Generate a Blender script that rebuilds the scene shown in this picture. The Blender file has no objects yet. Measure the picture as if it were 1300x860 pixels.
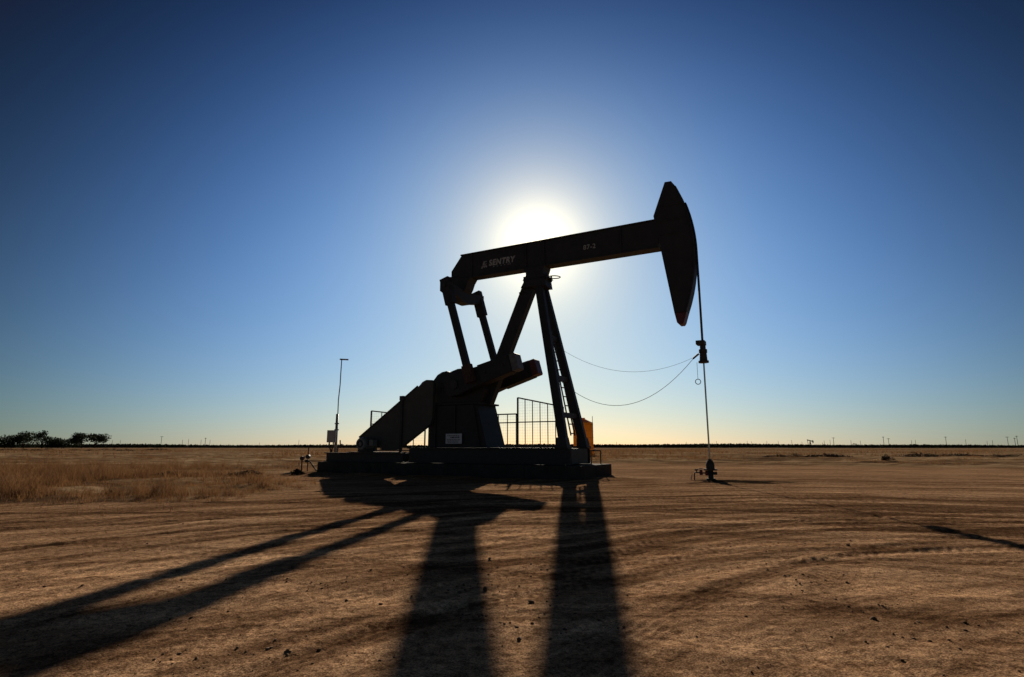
import bpy, bmesh, math, random
import numpy as np
from mathutils import Vector, Matrix

random.seed(7)
rng = np.random.default_rng(11)
scene = bpy.context.scene
COL = scene.collection
R = math.radians

# ------------------------------------------------------------------ camera
cam = bpy.data.cameras.new('camera')
cam_o = bpy.data.objects.new('camera', cam)
COL.objects.link(cam_o)
scene.camera = cam_o
cam.sensor_width = 36.0
cam.lens = 36.0 * 727.0 / 1300.0
cam.clip_start = 0.05
cam.clip_end = 60000.0
cam_o.location = (0, 0, 1.0)
cam_o.rotation_euler = (R(90 + 10.695), 0, R(0.0))

# ------------------------------------------------------------------ sky, sun, exposure
SUN_EL, SUN_AZ = R(20.05), R(2.7)          # azimuth measured from +Y towards +X
sun_dir = Vector((math.cos(SUN_EL) * math.sin(SUN_AZ), math.cos(SUN_EL) * math.cos(SUN_AZ), math.sin(SUN_EL)))
world = bpy.data.worlds.new('World')
scene.world = world
world.use_nodes = True
nt = world.node_tree
N, L = nt.nodes, nt.links
bg = N['Background']
sky = N.new('ShaderNodeTexSky')
sky.sky_type = 'NISHITA'
sky.sun_disc = False
sky.sun_elevation = SUN_EL
sky.sun_rotation = SUN_AZ
sky.altitude = 0
sky.air_density = 1.0
sky.dust_density = 0.1
sky.ozone_density = 3.0


def wmath(op, a, b=None, clamp=False):
    n = N.new('ShaderNodeMath'); n.operation = op; n.use_clamp = clamp
    for i, v in enumerate((a, b)):
        if v is None: continue
        if isinstance(v, (int, float)): n.inputs[i].default_value = v
        else: L.new(v, n.inputs[i])
    return n.outputs[0]


# sky factor with lens vignetting folded in: falls with the angle from the sun and towards the zenith, and peaks in the
# forward-scatter aureole round the sun
tc = N.new('ShaderNodeTexCoord')
dot = N.new('ShaderNodeVectorMath'); dot.operation = 'DOT_PRODUCT'
L.new(tc.outputs['Generated'], dot.inputs[0]); dot.inputs[1].default_value = sun_dir
sep = N.new('ShaderNodeSeparateXYZ'); L.new(tc.outputs['Generated'], sep.inputs[0])
gam = wmath('ARCCOSINE', wmath('MINIMUM', wmath('MAXIMUM', dot.outputs['Value'], -0.99999), 0.99999))
g10 = wmath('MULTIPLY', gam, 180 / math.pi / 10)
g10c = wmath('MINIMUM', g10, 4.9)
G2 = wmath('MULTIPLY', g10c, g10c)
el = wmath('MINIMUM', wmath('MAXIMUM', sep.outputs['Z'], 0.0), 0.66)
tint = N.new('ShaderNodeCombineXYZ')
e2 = wmath('MULTIPLY', el, el); ge = wmath('MULTIPLY', G2, el); g1e = wmath('MULTIPLY', g10c, el)
for ch, (k0, ks) in enumerate(((-2.673, (.149, -.074, 3.725, -3.281, -1.587, .100)), (-3.015, (.269, -.075, 3.841, -3.816, -.883, -.040)), (-3.538, (.599, -.114, 3.930, -3.685, -.600, -.097)))):
    ex = None
    for k_, f_ in zip(ks, (g10c, G2, el, e2, g1e, ge)):
        term = wmath('MULTIPLY', f_, k_); ex = term if ex is None else wmath('ADD', ex, term)
    L.new(wmath('MULTIPLY', wmath('EXPONENT', wmath('MAXIMUM', ex, -2.1)), 10 * math.exp(k0)), tint.inputs[ch])
tv = N.new('ShaderNodeVectorMath'); tv.operation = 'MULTIPLY'
L.new(sky.outputs[0], tv.inputs[0]); L.new(tint.outputs[0], tv.inputs[1])
aus = wmath('MULTIPLY', wmath('EXPONENT', wmath('MULTIPLY', g10, -1 / 0.25)), 21.0)
acol = N.new('ShaderNodeVectorMath'); acol.operation = 'SCALE'
acol.inputs[0].default_value = (1.0, 0.90, 0.60); L.new(aus, acol.inputs['Scale'])
addv = N.new('ShaderNodeVectorMath'); addv.operation = 'ADD'
L.new(tv.outputs[0], addv.inputs[0]); L.new(acol.outputs[0], addv.inputs[1])
L.new(addv.outputs[0], bg.inputs['Color'])
bg.inputs['Strength'].default_value = 0.10

sl = bpy.data.lights.new('sun', 'SUN')
sl.energy = 4.6
sl.angle = R(0.53)
sl.color = (1.0, 0.87, 0.68)
sun = bpy.data.objects.new('sun', sl)
sun.rotation_euler = sun_dir.to_track_quat('Z', 'Y').to_euler()
sun.location = (0, 0, 30)
COL.objects.link(sun)

vs = scene.view_settings
vs.view_transform = 'Standard'
vs.look = 'None'
vs.exposure = 0.0
vs.gamma = 1.0
scene.render.engine = 'CYCLES'
scene.cycles.max_bounces = 6
scene.cycles.diffuse_bounces = 2
scene.cycles.transmission_bounces = 3
scene.cycles.volume_bounces = 0
scene.cycles.use_denoising = True


# ------------------------------------------------------------------ materials
def mat(name, col, rough=0.6, metal=0.0, col2=None, scale=6.0, bump=0.0, bscale=40.0, spec=0.5, trans=None):
    m = bpy.data.materials.new(name); m.use_nodes = True
    t = m.node_tree; p = t.nodes['Principled BSDF']
    p.inputs['Roughness'].default_value = rough
    p.inputs['Metallic'].default_value = metal
    p.inputs['Specular IOR Level'].default_value = spec
    tcn = t.nodes.new('ShaderNodeTexCoord')
    if col2 is None: col2 = tuple(c * 0.6 for c in col)
    nz = t.nodes.new('ShaderNodeTexNoise'); nz.inputs['Scale'].default_value = scale
    nz.inputs['Detail'].default_value = 6; nz.inputs['Roughness'].default_value = 0.65
    t.links.new(tcn.outputs['Object'], nz.inputs['Vector'])
    rp = t.nodes.new('ShaderNodeValToRGB')
    rp.color_ramp.elements[0].position = 0.32; rp.color_ramp.elements[1].position = 0.7
    rp.color_ramp.elements[0].color = (*col2, 1); rp.color_ramp.elements[1].color = (*col, 1)
    t.links.new(nz.outputs['Fac'], rp.inputs[0])
    t.links.new(rp.outputs[0], p.inputs['Base Color'])
    if bump:
        n2 = t.nodes.new('ShaderNodeTexNoise'); n2.inputs['Scale'].default_value = bscale
        n2.inputs['Detail'].default_value = 4
        t.links.new(tcn.outputs['Object'], n2.inputs['Vector'])
        b = t.nodes.new('ShaderNodeBump'); b.inputs['Strength'].default_value = bump
        b.inputs['Distance'].default_value = 0.02
        t.links.new(n2.outputs['Fac'], b.inputs['Height']); t.links.new(b.outputs[0], p.inputs['Normal'])
    if trans:
        tr = t.nodes.new('ShaderNodeBsdfTranslucent')
        t.links.new(rp.outputs[0], tr.inputs['Color'])
        mx = t.nodes.new('ShaderNodeMixShader'); mx.inputs[0].default_value = trans
        t.links.new(p.outputs[0], mx.inputs[1]); t.links.new(tr.outputs[0], mx.inputs[2])
        t.links.new(mx.outputs[0], t.nodes['Material Output'].inputs['Surface'])
    return m


M = {}
M['black_paint'] = mat('black paint', (0.040, 0.039, 0.038), 0.6, col2=(0.026, 0.025, 0.025), scale=3, bump=0.1, bscale=30, spec=0.3)
M['dark_steel'] = mat('dark steel', (0.042, 0.039, 0.036), 0.65, col2=(0.024, 0.022, 0.021), scale=8, bump=0.15)
M['guard_paint'] = mat('guard paint', (0.075, 0.074, 0.062), 0.7, col2=(0.052, 0.051, 0.043), scale=4, bump=0.1)
M['red_paint'] = mat('red paint', (0.16, 0.02, 0.018), 0.5, col2=(0.07, 0.015, 0.012), scale=7)
M['rust'] = mat('rust', (0.10, 0.055, 0.035), 0.85, col2=(0.04, 0.024, 0.018), scale=14, bump=0.3)
M['skylit_grey'] = mat('skylit grey', (0.16, 0.155, 0.15), 0.6, col2=(0.09, 0.085, 0.08), scale=9)
M['motor_grey'] = mat('motor grey', (0.20, 0.20, 0.19), 0.5, col2=(0.11, 0.11, 0.10), scale=9)
M['concrete'] = mat('concrete', (0.075, 0.068, 0.058), 0.92, col2=(0.038, 0.034, 0.029), scale=2.5, bump=0.3, bscale=25, spec=0.05)
M['letter'] = mat('lettering paint', (0.52, 0.52, 0.50), 0.7, col2=(0.22, 0.22, 0.21), scale=20)
M['letter_dim'] = mat('faded lettering paint', (0.40, 0.40, 0.39), 0.7, col2=(0.18, 0.18, 0.18), scale=25)
M['sign_white'] = mat('sign white', (0.62, 0.63, 0.66), 0.5, col2=(0.5, 0.5, 0.53), scale=6)
M['sign_ink'] = mat('sign ink', (0.05, 0.05, 0.06), 0.6)
M['fence_steel'] = mat('fence steel', (0.05, 0.046, 0.042), 0.55, col2=(0.025, 0.023, 0.02), scale=10)
M['galv'] = mat('galvanised steel', (0.32, 0.33, 0.33), 0.45, metal=0.6, col2=(0.2, 0.2, 0.2), scale=12)
M['cable'] = mat('cable', (0.03, 0.03, 0.032), 0.6)
M['rod_steel'] = mat('polished steel', (0.5, 0.45, 0.38), 0.28, metal=1.0, col2=(0.38, 0.3, 0.22), scale=3)
M['tank'] = mat('orange plastic', (0.85, 0.48, 0.10), 0.5, col2=(0.74, 0.38, 0.08), scale=1.5, trans=0.55)
M['box_grey'] = mat('box grey', (0.36, 0.36, 0.35), 0.5, col2=(0.28, 0.28, 0.27), scale=5)
M['wood'] = mat('weathered wood', (0.10, 0.075, 0.055), 0.9, col2=(0.05, 0.038, 0.028), scale=3, spec=0.05)
M['bark'] = mat('bark', (0.06, 0.045, 0.032), 0.95, col2=(0.03, 0.022, 0.016), scale=5, spec=0.05)
M['leaf'] = mat('tree leaves', (0.045, 0.055, 0.03), 0.8, col2=(0.022, 0.028, 0.016), scale=1.2, trans=0.18, spec=0.05)
M['orchard_leaf'] = mat('orchard leaves', (0.065, 0.072, 0.045), 0.85, col2=(0.035, 0.040, 0.027), scale=0.3, trans=0.12, spec=0.05)
M['brush'] = mat('dead brush', (0.055, 0.040, 0.028), 0.9, col2=(0.025, 0.018, 0.014), scale=5, trans=0.10, spec=0.05)
M['grass'] = mat('dry grass', (0.40, 0.215, 0.092), 0.85, col2=(0.085, 0.038, 0.022), scale=2.2, trans=0.36, spec=0.05)
M['clod'] = mat('dirt clod', (0.20, 0.13, 0.085), 0.95, col2=(0.10, 0.062, 0.042), scale=4, spec=0.05)


# ------------------------------------------------------------------ object helpers
def link(name, me, m, parent=None):
    o = bpy.data.objects.new(name, me)
    COL.objects.link(o)
    if m is not None: me.materials.append(M[m] if isinstance(m, str) else m)
    if parent is not None: o.parent = parent
    return o


def tag(o, label=None, cat=None, group=None, kind=None):
    if label: o['label'] = label
    if cat: o['category'] = cat
    if group: o['group'] = group
    if kind: o['kind'] = kind
    return o


def thing(name, label, cat, loc=(0, 0, 0), rz=0.0, group=None):
    o = bpy.data.objects.new(name, None)
    COL.objects.link(o)
    o.location = loc; o.rotation_euler = (0, 0, rz); o.empty_display_size = 0.2
    return tag(o, label, cat, group)


def copy_tree(o, parent=None):
    c = o.copy(); COL.objects.link(c)
    if parent is not None: c.parent = parent
    for ch in list(o.children): copy_tree(ch, c)
    return c


class MB:
    """collects shapes in one bmesh, then builds ONE mesh object"""
    def __init__(s): s.bm = bmesh.new()

    def box(s, x0, x1, y0, y1, z0, z1, bev=0.0):
        m = Matrix.Translation(((x0 + x1) / 2, (y0 + y1) / 2, (z0 + z1) / 2)) @ Matrix.Diagonal((abs(x1 - x0), abs(y1 - y0), abs(z1 - z0), 1))
        r = bmesh.ops.create_cube(s.bm, size=1, matrix=m)
        if bev:
            es = list({e for v in r['verts'] for e in v.link_edges})
            bmesh.ops.bevel(s.bm, geom=es, offset=bev, segments=2, affect='EDGES', profile=0.5)
        return s

    def prism(s, poly, y0, y1, bev=0.0):
        """polygon in the local x-z plane, extruded along y"""
        a = [s.bm.verts.new((x, y0, z)) for x, z in poly]
        b = [s.bm.verts.new((x, y1, z)) for x, z in poly]
        n = len(poly)
        fs = [s.bm.faces.new(a), s.bm.faces.new(b[::-1])]
        for i in range(n): fs.append(s.bm.faces.new((a[i], b[i], b[(i + 1) % n], a[(i + 1) % n])))
        bmesh.ops.recalc_face_normals(s.bm, faces=fs)
        if bev:
            es = [e for e in fs[0].edges] + [e for e in fs[1].edges]
            bmesh.ops.bevel(s.bm, geom=es, offset=bev, segments=1, affect='EDGES')
        return s

    def prism_yz(s, poly, x0, x1):
        a = [s.bm.verts.new((x0, y, z)) for y, z in poly]
        b = [s.bm.verts.new((x1, y, z)) for y, z in poly]
        n = len(poly)
        fs = [s.bm.faces.new(a), s.bm.faces.new(b[::-1])]
        for i in range(n): fs.append(s.bm.faces.new((a[i], b[i], b[(i + 1) % n], a[(i + 1) % n])))
        bmesh.ops.recalc_face_normals(s.bm, faces=fs)
        return s

    def rod(s, p, q, r0, r1=None, seg=10):
        p, q = Vector(p), Vector(q); r1 = r0 if r1 is None else r1
        d = q - p
        m = Matrix.Translation((p + q) / 2) @ d.to_track_quat('Z', 'Y').to_matrix().to_4x4()
        bmesh.ops.create_cone(s.bm, cap_ends=True, segments=seg, radius1=r0, radius2=r1, depth=d.length, matrix=m)
        return s

    def bar(s, p, q, w, h, up=(0, 1, 0), taper=1.0):
        """rectangular bar from p to q, h measured along up, w across"""
        p, q, up = Vector(p), Vector(q), Vector(up)
        d = (q - p).normalized(); sx = d.cross(up).normalized(); uy = sx.cross(d).normalized()
        vs = []
        for c, k in ((p, 1.0), (q, taper)):
            for a, b in ((-1, -1), (1, -1), (1, 1), (-1, 1)):
                vs.append(s.bm.verts.new(c + sx * a * w / 2 * k + uy * b * h / 2 * k))
        fs = [s.bm.faces.new([vs[i] for i in f]) for f in ((0, 1, 2, 3), (7, 6, 5, 4), (0, 4, 5, 1), (1, 5, 6, 2), (2, 6, 7, 3), (3, 7, 4, 0))]
        bmesh.ops.recalc_face_normals(s.bm, faces=fs)
        return s

    def tube(s, pts, r, seg=8):
        pts = [Vector(p) for p in pts]; rings = []
        for i, p in enumerate(pts):
            d = (pts[min(i + 1, len(pts) - 1)] - pts[max(i - 1, 0)]).normalized()
            a = d.orthogonal().normalized() if i == 0 else (prev - d * prev.dot(d)).normalized()
            prev = a; b = d.cross(a)
            rr = r[i] if isinstance(r, (list, tuple)) else r
            rings.append([s.bm.verts.new(p + (a * math.cos(t) + b * math.sin(t)) * rr) for t in [2 * math.pi * k / seg for k in range(seg)]])
        for i in range(len(rings) - 1):
            for k in range(seg):
                s.bm.faces.new((rings[i][k], rings[i][(k + 1) % seg], rings[i + 1][(k + 1) % seg], rings[i + 1][k]))
        s.bm.faces.new(rings[0][::-1]); s.bm.faces.new(rings[-1])
        return s

    def ring(s, c, rad, r, axis=(0, 0, 1), seg=24, n=8):
        c = Vector(c); q = Vector(axis).to_track_quat('Z', 'Y'); rs = []
        for i in range(seg):
            t = 2 * math.pi * i / seg
            rs.append([s.bm.verts.new(c + q @ Vector(((rad + r * math.cos(u)) * math.cos(t), (rad + r * math.cos(u)) * math.sin(t), r * math.sin(u)))) for u in [2 * math.pi * k / n for k in range(n)]])
        for i in range(seg):
            for k in range(n):
                s.bm.faces.new((rs[i][k], rs[(i + 1) % seg][k], rs[(i + 1) % seg][(k + 1) % n], rs[i][(k + 1) % n]))
        return s

    def build(s, name, m, parent=None, smooth=False):
        me = bpy.data.meshes.new(name)
        bmesh.ops.recalc_face_normals(s.bm, faces=s.bm.faces[:])
        s.bm.to_mesh(me); s.bm.free()
        if smooth:
            for p in me.polygons: p.use_smooth = True
        return link(name, me, m, parent)


def np_mesh(name, verts, faces_flat, nper):
    """fast mesh from numpy arrays; all faces have nper corners"""
    me = bpy.data.meshes.new(name)
    nv = len(verts); nl = len(faces_flat); nf = nl // nper
    me.vertices.add(nv); me.vertices.foreach_set('co', np.ascontiguousarray(verts, dtype=np.float32).ravel())
    me.loops.add(nl); me.loops.foreach_set('vertex_index', np.ascontiguousarray(faces_flat, dtype=np.int32))
    me.polygons.add(nf)
    me.polygons.foreach_set('loop_start', np.arange(0, nl, nper, dtype=np.int32))
    me.polygons.foreach_set('loop_total', np.full(nf, nper, dtype=np.int32))
    me.update(calc_edges=True)
    return me


# ------------------------------------------------------------------ noise (numpy)
_perm = rng.permutation(4096)
_val = rng.random(4096)


def vnoise(x, y):
    xi = np.floor(x).astype(np.int64); yi = np.floor(y).astype(np.int64)
    fx = x - xi; fy = y - yi
    fx = fx * fx * fx * (fx * (fx * 6 - 15) + 10); fy = fy * fy * fy * (fy * (fy * 6 - 15) + 10)
    h = lambda a, b: _val[_perm[(_perm[a & 4095] + b) & 4095]]
    return ((h(xi, yi) * (1 - fx) + h(xi + 1, yi) * fx) * (1 - fy) + (h(xi, yi + 1) * (1 - fx) + h(xi + 1, yi + 1) * fx) * fy) * 2 - 1


def fbm(x, y, o=4, g=0.5):
    s = 0; a = 1.0
    for i in range(o):
        s = s + a * vnoise(x * 2 ** i + 17.3 * i, y * 2 ** i - 9.1 * i); a *= g
    return s


def sstep(a, b, x):
    t = np.clip((x - a) / (b - a), 0, 1); return t * t * (3 - 2 * t)


# ------------------------------------------------------------------ where the pump stands
YAW = R(28)
PU = Vector((math.cos(YAW), -math.sin(YAW), 0)); PV = Vector((math.sin(YAW), math.cos(YAW), 0))
PO = Vector((0.8933, 19.345, 0.0))


def P2W(u, v, z=0.0): return PO + PU * u + PV * v + Vector((0, 0, z))


WELL = P2W(5.42, 0.0)
DIRT = np.array([(-60, -30), (-60, 8.2), (-20, 9.2), (-9, 9.9), (-6.2, 11.0), (-5.6, 14), (-8.2, 19), (-9.6, 26), (-4, 34), (6, 36), (16, 31), (22, 25), (24, 19), (60, 15), (60, -30)], float)


def poly_sd(x, y, poly):
    """signed distance to a polygon, negative inside"""
    d = np.full(x.shape, 1e18); ins = np.zeros(x.shape, bool); n = len(poly)
    for i in range(n):
        ax, ay = poly[i]; bx, by = poly[(i + 1) % n]
        ex, ey = bx - ax, by - ay
        t = np.clip(((x - ax) * ex + (y - ay) * ey) / (ex * ex + ey * ey), 0, 1)
        d = np.minimum(d, (x - ax - t * ex) ** 2 + (y - ay - t * ey) ** 2)
        c = ((ay > y) != (by > y)) & (x < (bx - ax) * (y - ay) / (by - ay + 1e-12) + ax)
        ins ^= c
    d = np.sqrt(d)
    return np.where(ins, -d, d)


# tyre tracks: (centre x, centre y, radius, start, end angle, wheel gauge, tread width, depth, tread 0/1)
TRACKS = []
tr = random.Random(5)
for c, r0, r1, n in (((4.6, -0.8), 5.0, 13.2, 17), ((6.0, 1.5), 3.6, 9.5, 7), ((1.0, -6.0), 9.0, 17.0, 8), ((9.0, -4.0), 12.0, 24.0, 10), ((-6.0, -10.0), 14.0, 24.0, 5)):
    for i in range(n):
        TRACKS.append((c[0] + tr.uniform(-.9, .9), c[1] + tr.uniform(-.9, .9), tr.uniform(r0, r1), tr.uniform(0.0, 0.9), tr.uniform(2.0, 3.1),
                       tr.uniform(1.65, 1.9), tr.uniform(.2, .34), tr.uniform(.003, .0075), tr.random() < .55, 1 if tr.random() < .66 else -1))


def ground_h(x, y):
    """height of the ground and the share of it that is field rather than bare yard"""
    x = np.asarray(x, float); y = np.asarray(y, float)
    rr = np.hypot(x, y)
    sd = poly_sd(x, y, DIRT) + 2.2 * fbm(x * .16, y * .16, 3)
    field = sstep(-1.0, 2.2, sd)
    near = 1 - sstep(22, 45, rr)
    h = 0.022 * fbm(x * .33, y * .33, 3) + near * 0.0028 * fbm(x * 1.6, y * 1.6, 3)
    fine = 1 - sstep(9, 22, rr)
    h = h + fine * (0.0036 * np.abs(vnoise(x * 11, y * 11)) + .0034 * np.abs(vnoise(x * 24 + 5, y * 24)) + .0022 * np.abs(vnoise(x * 52, y * 52 + 3)))
    # streaks scraped along the circling wheels
    for cx, cy, a in ((4.6, -0.8, .0040), (1.0, -6.0, .0028)):
        dx, dy = x - cx, y - cy; rad = np.hypot(dx, dy); th = np.arctan2(dy, dx)
        h = h + near * a * fbm(rad * 4.2, th * rad * .22, 2, .5) * (1 - field)
    churn = sstep(6.5, 11, rr + 2.5 * fbm(x * .35, y * .35, 2)) * (1 - sstep(40, 70, rr))
    h = h + churn * (.006 * np.abs(vnoise(x * 4.3 + 9, y * 4.3)) + .005 * np.abs(vnoise(x * 9.1, y * 9.1 + 4)))
    tm = near * (1 - field)
    wear = np.zeros_like(h)
    for cx, cy, rad, a0, a1, gauge, w, dep, tread, sign in TRACKS:
        dx, dy = x - cx, y - cy; q = np.hypot(dx, dy)
        if np.all(np.abs(q - rad) > 3): continue
        th = np.arctan2(dy, dx)
        arc = sstep(a0, a0 + .25, th) * (1 - sstep(a1 - .25, a1, th))
        wob = .06 * vnoise(th * 5 + rad, th * 0 + rad)
        for k in (-gauge / 2, gauge / 2):
            d = q - rad - k - wob
            ad = np.abs(d)
            m = arc * tm * (.72 + .28 * vnoise(th * 4, d * 0 + rad * 3))
            h = h - m * dep * (1 - sstep(w * .22, w * .55, ad))
            rib = .68 + .32 * (np.sin((th * rad + ad * 1.1) * 2 * math.pi / .115) if tread else np.cos(d * 2 * math.pi / .062)) * fine
            wr = m * (1 - sstep(w * .36, w * .58, ad)) * rib
            wear = wear + (wr if sign > 0 else -.8 * wr) * (1 - np.minimum(np.abs(wear), 1) * .6)
            h = h + m * dep * .45 * np.exp(-((ad - w * .66) / (w * .17)) ** 2)
            if not tread:
                h = h + fine * m * .0017 * np.cos(d * 2 * math.pi / .062) * (1 - sstep(w * .34, w * .46, ad))
            if tread:
                s = th * rad
                ch = np.sin((s + np.sign(d) * 0 + ad * 1.1) * 2 * math.pi / .115)
                h = h + fine * m * .0026 * ch * (.5 + .5 * vnoise(th * 9, d * 0 + rad)) * (1 - sstep(w * .34, w * .46, ad))
    h = h + field * (0.05 + .05 * fbm(x * .9, y * .9, 3)) * (1 - sstep(60, 160, rr))
    h = h + 0.22 * sstep(60, 500, rr) * fbm(x * .012, y * .012, 3) * (1 - sstep(400, 900, rr))
    # level under the pad and round the well
    u = (x - PO.x) * PU.x + (y - PO.y) * PU.y; v = (x - PO.x) * PV.x + (y - PO.y) * PV.y
    dp = np.hypot(np.maximum(np.abs(u + 3.2) - 5.3, 0), np.maximum(np.abs(v + .1) - 1.5, 0))
    h = h * (.25 + .75 * sstep(.1, 2.0, dp)) - .01 * (1 - sstep(.0, .3, dp))
    h = h + (.075 + .03 * fbm(x * 1.3, y * 1.3, 3)) * (1 - sstep(.05, 1.1, dp))
    dw = np.hypot(x - WELL.x, y - WELL.y)
    h = h + .06 * (1 - sstep(.3, 1.5, dw))
    return h, field, wear


def gz(x, y): return float(ground_h(np.array([x]), np.array([y]))[0][0])


# ------------------------------------------------------------------ ground
az = np.concatenate([np.linspace(-46, 46, 820), np.linspace(46, 314, 92)[1:-1]]) * math.pi / 180
rad = np.concatenate([np.linspace(0.02, 1.5, 12)[:-1], 1.5 * (30 / 1.5) ** np.linspace(0, 1, 600)[:-1], 30 * 4 ** np.linspace(0, 1, 130)[:-1], 120 * (30000 / 120) ** np.linspace(0, 1, 60)])
AA, RR = np.meshgrid(az, rad)
gx = (RR * np.sin(AA)).ravel(); gy = (RR * np.cos(AA)).ravel()
ghz, gfield, gwear = ground_h(gx, gy)
na, nr = len(az), len(rad)
ii, jj = np.meshgrid(np.arange(nr - 1), np.arange(na), indexing='ij')
j2 = (jj + 1) % na
quads = np.stack([ii * na + jj, (ii + 1) * na + jj, (ii + 1) * na + j2, ii * na + j2], -1).reshape(-1)[::1]
gme = np_mesh('ground', np.stack([gx, gy, ghz], -1), quads.reshape(-1, 4)[:, ::-1].ravel(), 4)
gme.polygons.foreach_set('use_smooth', np.ones(len(gme.polygons), bool))
fa = gme.attributes.new('field', 'FLOAT', 'POINT'); fa.data.foreach_set('value', gfield.astype(np.float32))
dx_, dy_ = gx - 4.6, gy + .8; rd_ = np.hypot(dx_, dy_); th_ = np.arctan2(dy_, dx_)
oil = (1 - sstep(.55, 1.15, np.hypot((gx - 6.45) / 1.75, (gy - 16.7) / 1.05) + .28 * fbm(gx * 1.9, gy * 1.9, 3))).astype(np.float32)
oa = gme.attributes.new('oil', 'FLOAT', 'POINT'); oa.data.foreach_set('value', oil)
gr_ = np.hypot(gx, gy); far_shade = sstep(6.0, 13.0, gr_ + 3 * fbm(gx * .3, gy * .3, 3))  # farther soil darkened in colour, imitating the shade of backlit roughness
stk = .36 + .20 * far_shade + .13 * fbm(rd_ * .8, th_ * rd_ * .10, 4, .6) + .48 * gwear
wa = gme.attributes.new('worn_far_shade', 'FLOAT', 'POINT'); wa.data.foreach_set('value', stk.astype(np.float32))
gm = bpy.data.materials.new('bare dirt and dry field'); gm.use_nodes = True
t = gm.node_tree; p = t.nodes['Principled BSDF']; p.inputs['Roughness'].default_value = 0.95; p.inputs['Specular IOR Level'].default_value = 0.0
geo = t.nodes.new('ShaderNodeNewGeometry')


def gnoise(scale, det=6, rough=.6, stretch=None):
    n = t.nodes.new('ShaderNodeTexNoise'); n.inputs['Scale'].default_value = scale; n.inputs['Detail'].default_value = det; n.inputs['Roughness'].default_value = rough
    if stretch:
        mp = t.nodes.new('ShaderNodeMapping'); mp.inputs['Scale'].default_value = stretch
        t.links.new(geo.outputs['Position'], mp.inputs['Vector']); t.links.new(mp.outputs[0], n.inputs['Vector'])
    else: t.links.new(geo.outputs['Position'], n.inputs['Vector'])
    return n.outputs['Fac']


def gramp(fac, stops):
    r = t.nodes.new('ShaderNodeValToRGB'); e = r.color_ramp.elements
    while len(e) < len(stops): e.new(.5)
    for a, (pos, c) in zip(e, stops): a.position = pos; a.color = (*c, 1)
    t.links.new(fac, r.inputs[0]); return r.outputs[0]


def gmix(fac, a, b, mode='MIX'):
    n = t.nodes.new('ShaderNodeMix'); n.data_type = 'RGBA'; n.blend_type = mode
    if isinstance(fac, float): n.inputs[0].default_value = fac
    else: t.links.new(fac, n.inputs[0])
    t.links.new(a, n.inputs[6]); t.links.new(b, n.inputs[7]); return n.outputs[2]


soil = gramp(gnoise(.45, 7, .62), [(.30, (.37, .236, .146)), (.5, (.485, .318, .201)), (.72, (.57, .395, .26))])
speck = gramp(gnoise(16, 6, .78), [(.40, (.52, .47, .44)), (.5, (.97, .95, .93)), (.62, (1.25, 1.22, 1.18))])
soil = gmix(1.0, soil, speck, 'MULTIPLY')
grit = gramp(gnoise(95, 3, .8), [(.41, (.30, .26, .24)), (.52, (1, 1, 1)), (.62, (1.5, 1.46, 1.4))])
soil = gmix(.8, soil, grit, 'MULTIPLY')
wn = t.nodes.new('ShaderNodeAttribute'); wn.attribute_name = 'worn_far_shade'
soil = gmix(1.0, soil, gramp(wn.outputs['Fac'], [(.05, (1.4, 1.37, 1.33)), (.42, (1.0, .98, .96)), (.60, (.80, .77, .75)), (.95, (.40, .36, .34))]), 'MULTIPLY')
def polar(cx, cy, sr, st, det=8, rough=.72):
    def mth(op, a, b=None):
        n = t.nodes.new('ShaderNodeMath'); n.operation = op
        for i, v in enumerate((a, b)):
            if v is None: continue
            if isinstance(v, (int, float)): n.inputs[i].default_value = v
            else: t.links.new(v, n.inputs[i])
        return n.outputs[0]
    sx = t.nodes.new('ShaderNodeSeparateXYZ'); t.links.new(geo.outputs['Position'], sx.inputs[0])
    dx, dy = mth('SUBTRACT', sx.outputs[0], cx), mth('SUBTRACT', sx.outputs[1], cy)
    r_ = mth('SQRT', mth('ADD', mth('MULTIPLY', dx, dx), mth('MULTIPLY', dy, dy)))
    cb = t.nodes.new('ShaderNodeCombineXYZ')
    t.links.new(mth('MULTIPLY', r_, sr), cb.inputs[0]); t.links.new(mth('MULTIPLY', mth('ARCTAN2', dy, dx), st), cb.inputs[1])
    n = t.nodes.new('ShaderNodeTexNoise'); n.inputs['Scale'].default_value = 1.0; n.inputs['Detail'].default_value = det; n.inputs['Roughness'].default_value = rough
    t.links.new(cb.outputs[0], n.inputs['Vector']); return n.outputs['Fac']


stA, stB = polar(4.6, -.8, 5.5, 4.5, 7, .62), polar(1.0, -7.0, 3.6, 6.0, 7, .62)
soil = gmix(1.0, soil, gramp(stA, [(.34, (.55, .51, .48)), (.5, (.97, .95, .93)), (.66, (1.25, 1.22, 1.18))]), 'MULTIPLY')
soil = gmix(1.0, soil, gramp(stB, [(.36, (.68, .64, .61)), (.52, (1, 1, 1)), (.66, (1.16, 1.14, 1.12))]), 'MULTIPLY')
ol = t.nodes.new('ShaderNodeAttribute'); ol.attribute_name = 'oil'
blk = t.nodes.new('ShaderNodeRGB'); blk.outputs[0].default_value = (.028, .02, .014, 1)
soil = gmix(ol.outputs['Fac'], soil, blk.outputs[0])
straw = gramp(gnoise(.30, 7, .72, (.22, 1.0, 1.0)), [(.38, (.06, .036, .022)), (.46, (.16, .098, .058)), (.54, (.30, .195, .112)), (.64, (.46, .325, .20))])
at = t.nodes.new('ShaderNodeAttribute'); at.attribute_name = 'field'
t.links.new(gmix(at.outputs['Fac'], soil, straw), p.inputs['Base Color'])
b1 = t.nodes.new('ShaderNodeBump'); b1.inputs['Strength'].default_value = 0.75; b1.inputs['Distance'].default_value = 0.009
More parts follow.
